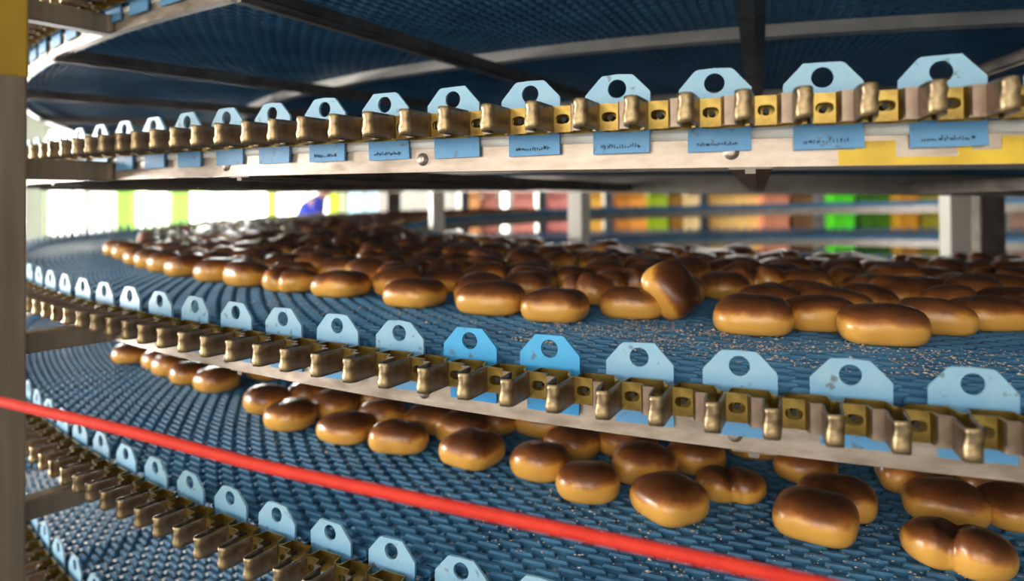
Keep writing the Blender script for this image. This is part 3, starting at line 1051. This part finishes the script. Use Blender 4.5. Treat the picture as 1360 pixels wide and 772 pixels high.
COLS = [(612, 640, (.85, .42, .16), 'orange'), (640, 662, (.80, .36, .30), 'pink'), (679, 712, (.82, .33, .27), 'pink'), (723, 772, (.78, .30, .27), 'salmon'), (777, 808, (.9, .52, .08), 'amber'),
        (812, 858, (.85, .36, .07), 'orange'), (858, 884, (.38, .52, .02), 'olive green'), (884, 906, (.6, .32, .05), 'brown orange'), (906, 934, (.95, .72, .38), 'cream'),
        (938, 1006, (.90, .62, .22), 'straw yellow'), (1008, 1042, (.72, .30, .18), 'rust'), (1042, 1082, (.34, .16, .08), 'dark brown'), (1098, 1127, (.12, .85, .03), 'bright green'),
        (1130, 1182, (.07, .26, .015), 'dark green'), (1184, 1210, (.75, .36, .03), 'deep orange'), (1210, 1244, (.48, .42, .03), 'mustard green'), (1330, 1370, (.50, .30, .24), 'dusty pink')]
CRH = .30
for ci, (p0, p1, c, nm) in enumerate(COLS):
    y = 10.6 + .25 * (ci % 2)
    x0, x1 = bx(p0, y), bx(p1, y)
    w = x1 - x0 - .015
    mm = noisy(mat('crate_plastic_' + nm.replace(' ', '_'), c, .45), tuple(v * .85 for v in c), tuple(min(1, v * 1.1) for v in c), 4.)
    me_c = crate_meshes(w, .40, CRH).mesh('crate_body', mm)
    me_l = loaf_mesh(w, .40, CRH).mesh('crate_contents', mm)
    for lv in range(7):
        t = empty('plastic_crate', ((x0 + x1) / 2, y, lv * CRH * .985), 0, '%s crate in the %s stack %s' % (nm, nm, ('left of' if p1 < 935 else 'right of') + ' the thin grey far post') if ci in (0, 5, 8, 11) else
                  '%s crate in the %s stack beyond the spiral' % (nm, nm), 'crate', '%s crates in one stack%s' % (nm, ' further right' if ci in (2, 5) else ''))
        if ci in (0, 1, 2, 5):
            t['label'] = {0: 'orange crate in the leftmost stack beyond the spiral', 1: 'pink crate in the stack left of the thin bright window', 2: 'pink crate in the stack right of the thin bright window', 5: 'orange crate in the stack between the amber and olive green stacks'}[ci]
        link('crate_body', me_c, t); link('crate_contents', me_l, t)

# ------------------------------------------------------------------ the worker far behind
def person(loc, rz):
    t = empty('person', loc, rz, 'person in a blue top bending forward in front of the bright back window', 'person')
    def skin(name, verts, edges, m, root=0):
        me = bpy.data.meshes.new(name)
        me.from_pydata([v[:3] for v in verts], edges, [])
        o = link(name, me, t)
        o.modifiers.new('skin', 'SKIN')
        for i, v in enumerate(verts):
            d = me.skin_vertices[0].data[i]
            d.radius = (v[3], v[4] if len(v) > 4 else v[3])
            d.use_root = i == root
        s = o.modifiers.new('sub', 'SUBSURF'); s.levels = s.render_levels = 2
        me.materials.append(m)
        return o
    sk = mat('skin', (.72, .40, .30), .5)
    blue = noisy(mat('blue_work_shirt', (.03, .06, .55), .8), (.025, .045, .45), (.04, .075, .62), 8.)
    navy = mat('dark_trousers', (.03, .035, .06), .8)
    # x forward, bending towards +x
    body = [(0, 0, .95, .13, .16), (.03, 0, 1.12, .12, .15), (.09, 0, 1.28, .13, .17), (.16, 0, 1.40, .11, .17), (.21, 0, 1.47, .055), (.26, 0, 1.53, .065), (.30, 0, 1.60, .095), (.33, 0, 1.68, .085),
            (.14, .19, 1.40, .062), (.20, .23, 1.17, .045), (.42, .17, 1.08, .032), (.50, .14, 1.07, .022, .035),
            (.14, -.19, 1.40, .062), (.20, -.23, 1.17, .045), (.42, -.17, 1.08, .032), (.50, -.14, 1.07, .022, .035),
            (0, .10, .86, .10), (.02, .11, .48, .065), (-.02, .11, .08, .045), (.10, .11, .04, .04), (.17, .12, .035, .025),
            (0, -.10, .86, .10), (.02, -.11, .48, .065), (-.02, -.11, .08, .045), (.10, -.11, .04, .04), (.17, -.12, .035, .025)]
    ed = [(0, 1), (1, 2), (2, 3), (3, 4), (4, 5), (5, 6), (6, 7), (3, 8), (8, 9), (9, 10), (10, 11), (3, 12), (12, 13), (13, 14), (14, 15), (0, 16), (16, 17), (17, 18), (18, 19), (19, 20), (0, 21), (21, 22), (22, 23), (23, 24), (24, 25)]
    for side in (11, 15):
        p = body[side]
        s = 1 if p[1] > 0 else -1
        for q, (dy, ln) in enumerate(((.030, .065), (.010, .078), (-.010, .072), (-.028, .058))):
            n = len(body)
            body.append((p[0] + .045, p[1] + dy, p[2] - .004, .009)); body.append((p[0] + .045 + ln * .55, p[1] + dy * 1.1, p[2] - .014, .008)); body.append((p[0] + .045 + ln, p[1] + dy * 1.1, p[2] - .036, .007))
            ed += [(side, n), (n, n + 1), (n + 1, n + 2)]
        n = len(body)
        body.append((p[0] + .005, p[1] - s * .04, p[2] - .004, .010)); body.append((p[0] + .04, p[1] - s * .062, p[2] - .014, .008))
        ed += [(side, n), (n, n + 1)]
    skin('body', body, ed, sk)
    sh = [(0, 0, .93, .145, .175), (.03, 0, 1.12, .135, .165), (.09, 0, 1.28, .145, .185), (.16, 0, 1.40, .12, .18), (.195, 0, 1.455, .065),
          (.14, .19, 1.40, .075), (.185, .225, 1.24, .062), (.14, -.19, 1.40, .075), (.185, -.225, 1.24, .062)]
    skin('shirt', sh, [(0, 1), (1, 2), (2, 3), (3, 4), (3, 5), (5, 6), (3, 7), (7, 8)], blue)
    tr = [(0, 0, .94, .14, .17), (0, .10, .84, .112), (.02, .11, .48, .078), (-.01, .11, .10, .062), (0, -.10, .84, .112), (.02, -.11, .48, .078), (-.01, -.11, .10, .062)]
    skin('trousers', tr, [(0, 1), (1, 2), (2, 3), (0, 4), (4, 5), (5, 6)], navy)
    mb = MB()
    T = Matrix.Translation((.31, 0, 1.66)) @ Matrix.Rotation(.45, 4, 'Y')
    mb.lathe([(.112, -.045), (.116, .0), (.108, .05), (.075, .095), (.03, .112), (0, .114)], 20, 0, T)
    mb.build('cap', mat('white_cap', (.8, .8, .8), .7), t)
    mb = MB()
    for s in (-1, 1):
        mb.lathe([(.014, -.002), (.010, .004), (0, .006)], 10, 0, Matrix.Translation((.408, s * .034, 1.635)) @ Matrix.Rotation(pi / 2 + .4, 4, 'Y'))
    mb.build('eyes', mat('eye', (.05, .04, .03), .3), t)
    mb = MB(); mb.box((.395, -.014, 1.575), (.425, .014, 1.62), 0, None, .008); mb.build('nose', sk, t)
    return t


person((bx(404, 8.3), 8.3, 0), .2)

# ------------------------------------------------------------------ added lamps that light the hall, none in view
M['lamp'] = emit('lamp_diffuser', (1, .95, .86), 5.)


def lamp(x, y, L, wx, wy, power, lab, col=(1, .95, .87)):
    t = empty('ceiling_lamp', (x, y, H - .35), 0, lab, 'lamp', 'ceiling lamps of the hall')
    mb = MB(); mb.box((-wx / 2, -wy / 2, 0), (wx / 2, wy / 2, .07), 0, None, .01)
    for s in (-1, 1): mb.tube((s * wx * .4, 0, .07), (s * wx * .4, 0, .36), .008)
    mb.build('housing', M['ring'], t)
    mb = MB(); mb.box((-wx / 2 + .03, -wy / 2 + .03, -.012), (wx / 2 - .03, wy / 2 - .03, .0)); mb.build('diffuser', M['lamp'], t)
    l = bpy.data.lights.new('lamp_light', 'AREA'); l.shape = 'RECTANGLE'; l.size = wx; l.size_y = wy; l.energy = power; l.color = col
    o = bpy.data.objects.new('lamp_light', l); COL.objects.link(o); o.parent = t; o.location = (0, 0, -.02)


lamp(-2.6, -1.6, 0, 2.6, .5, 22, 'ceiling lamp behind the camera, over the left side')
lamp(1.6, -1.8, 0, 2.6, .5, 5, 'ceiling lamp behind the camera, over the right side')
lamp(1.5, 9.9, 0, 5., .5, 230, 'ceiling lamp over the left of the crate stacks')
lamp(-6.5, 10.2, 0, 4., .5, 55, 'ceiling lamp in front of the back windows')
lamp(7.0, 9.6, 0, 5., .5, 120, 'ceiling lamp over the right of the crate stacks')


def daylight(name, loc, target, sx, sy, power, col):
    l = bpy.data.lights.new(name, 'AREA'); l.shape = 'RECTANGLE'; l.size = sx; l.size_y = sy; l.energy = power; l.color = col
    o = bpy.data.objects.new(name, l); COL.objects.link(o)
    o.location = loc
    o.rotation_euler = (Vector(target) - Vector(loc)).to_track_quat('-Z', 'Y').to_euler()
    return o


# area lights at the added front and left windows and the bright back windows
daylight('window_daylight', (-4.7, Y0 + .05, 2.15), (-.3, 1.2, 1.3), 3.5, 2.2, 58, (1, .93, .84))
daylight('window_daylight', (X0 + .1, 2.2, 1.5), (0, 1.2, 1.5), 5.0, 2.4, 1800, (1, .96, .91))
daylight('window_daylight', (-1.1, Y0 + .05, 2.15), (.2, 1.2, 1.3), 2.3, 2.2, 7, (1, .93, .84))
daylight('window_daylight', (bx(295, 12.9), 12.85, 1.45), (-.5, 2.0, 1.6), 2.0, 1.4, 1000, (1, .98, .94))
daylight('window_daylight', (bx(100, 12.9), 12.85, 1.45), (-1.0, 1.5, 1.6), 1.6, 1.4, 800, (1, .98, .94))

w = bpy.data.worlds.new('World'); SC.world = w
w.use_nodes = True
bg = w.node_tree.nodes['Background']
bg.inputs[0].default_value = (.9, .95, 1, 1)
bg.inputs[1].default_value = .6

# ------------------------------------------------------------------ camera
cam = bpy.data.cameras.new('camera')
co = bpy.data.objects.new('camera', cam)
COL.objects.link(co)
cam.sensor_fit = 'HORIZONTAL'
cam.sensor_width = 36
cam.lens = F / 1360 * 36
cam.shift_y = PPY / 1360
cam.clip_start, cam.clip_end = .02, 60
c, s, cr, sr = cos(PITCH), sin(PITCH), cos(ROLL), sin(ROLL)
r0, u0, f0 = Vector((1, 0, 0)), Vector((0, s, c)), Vector((0, c, -s))
rt, up = cr * r0 + sr * u0, cr * u0 - sr * r0
co.matrix_world = Matrix(((rt.x, up.x, -f0.x, 0), (rt.y, up.y, -f0.y, 0), (rt.z, up.z, -f0.z, CAMZ), (0, 0, 0, 1)))
cam.dof.use_dof = True
cam.dof.focus_distance = .80
cam.dof.aperture_fstop = 2.6
SC.camera = co
SC.view_settings.view_transform = 'Standard'
SC.view_settings.look = 'None'
SC.view_settings.gamma = 1
SC.view_settings.exposure = -.12
SC.view_settings.use_curve_mapping = False
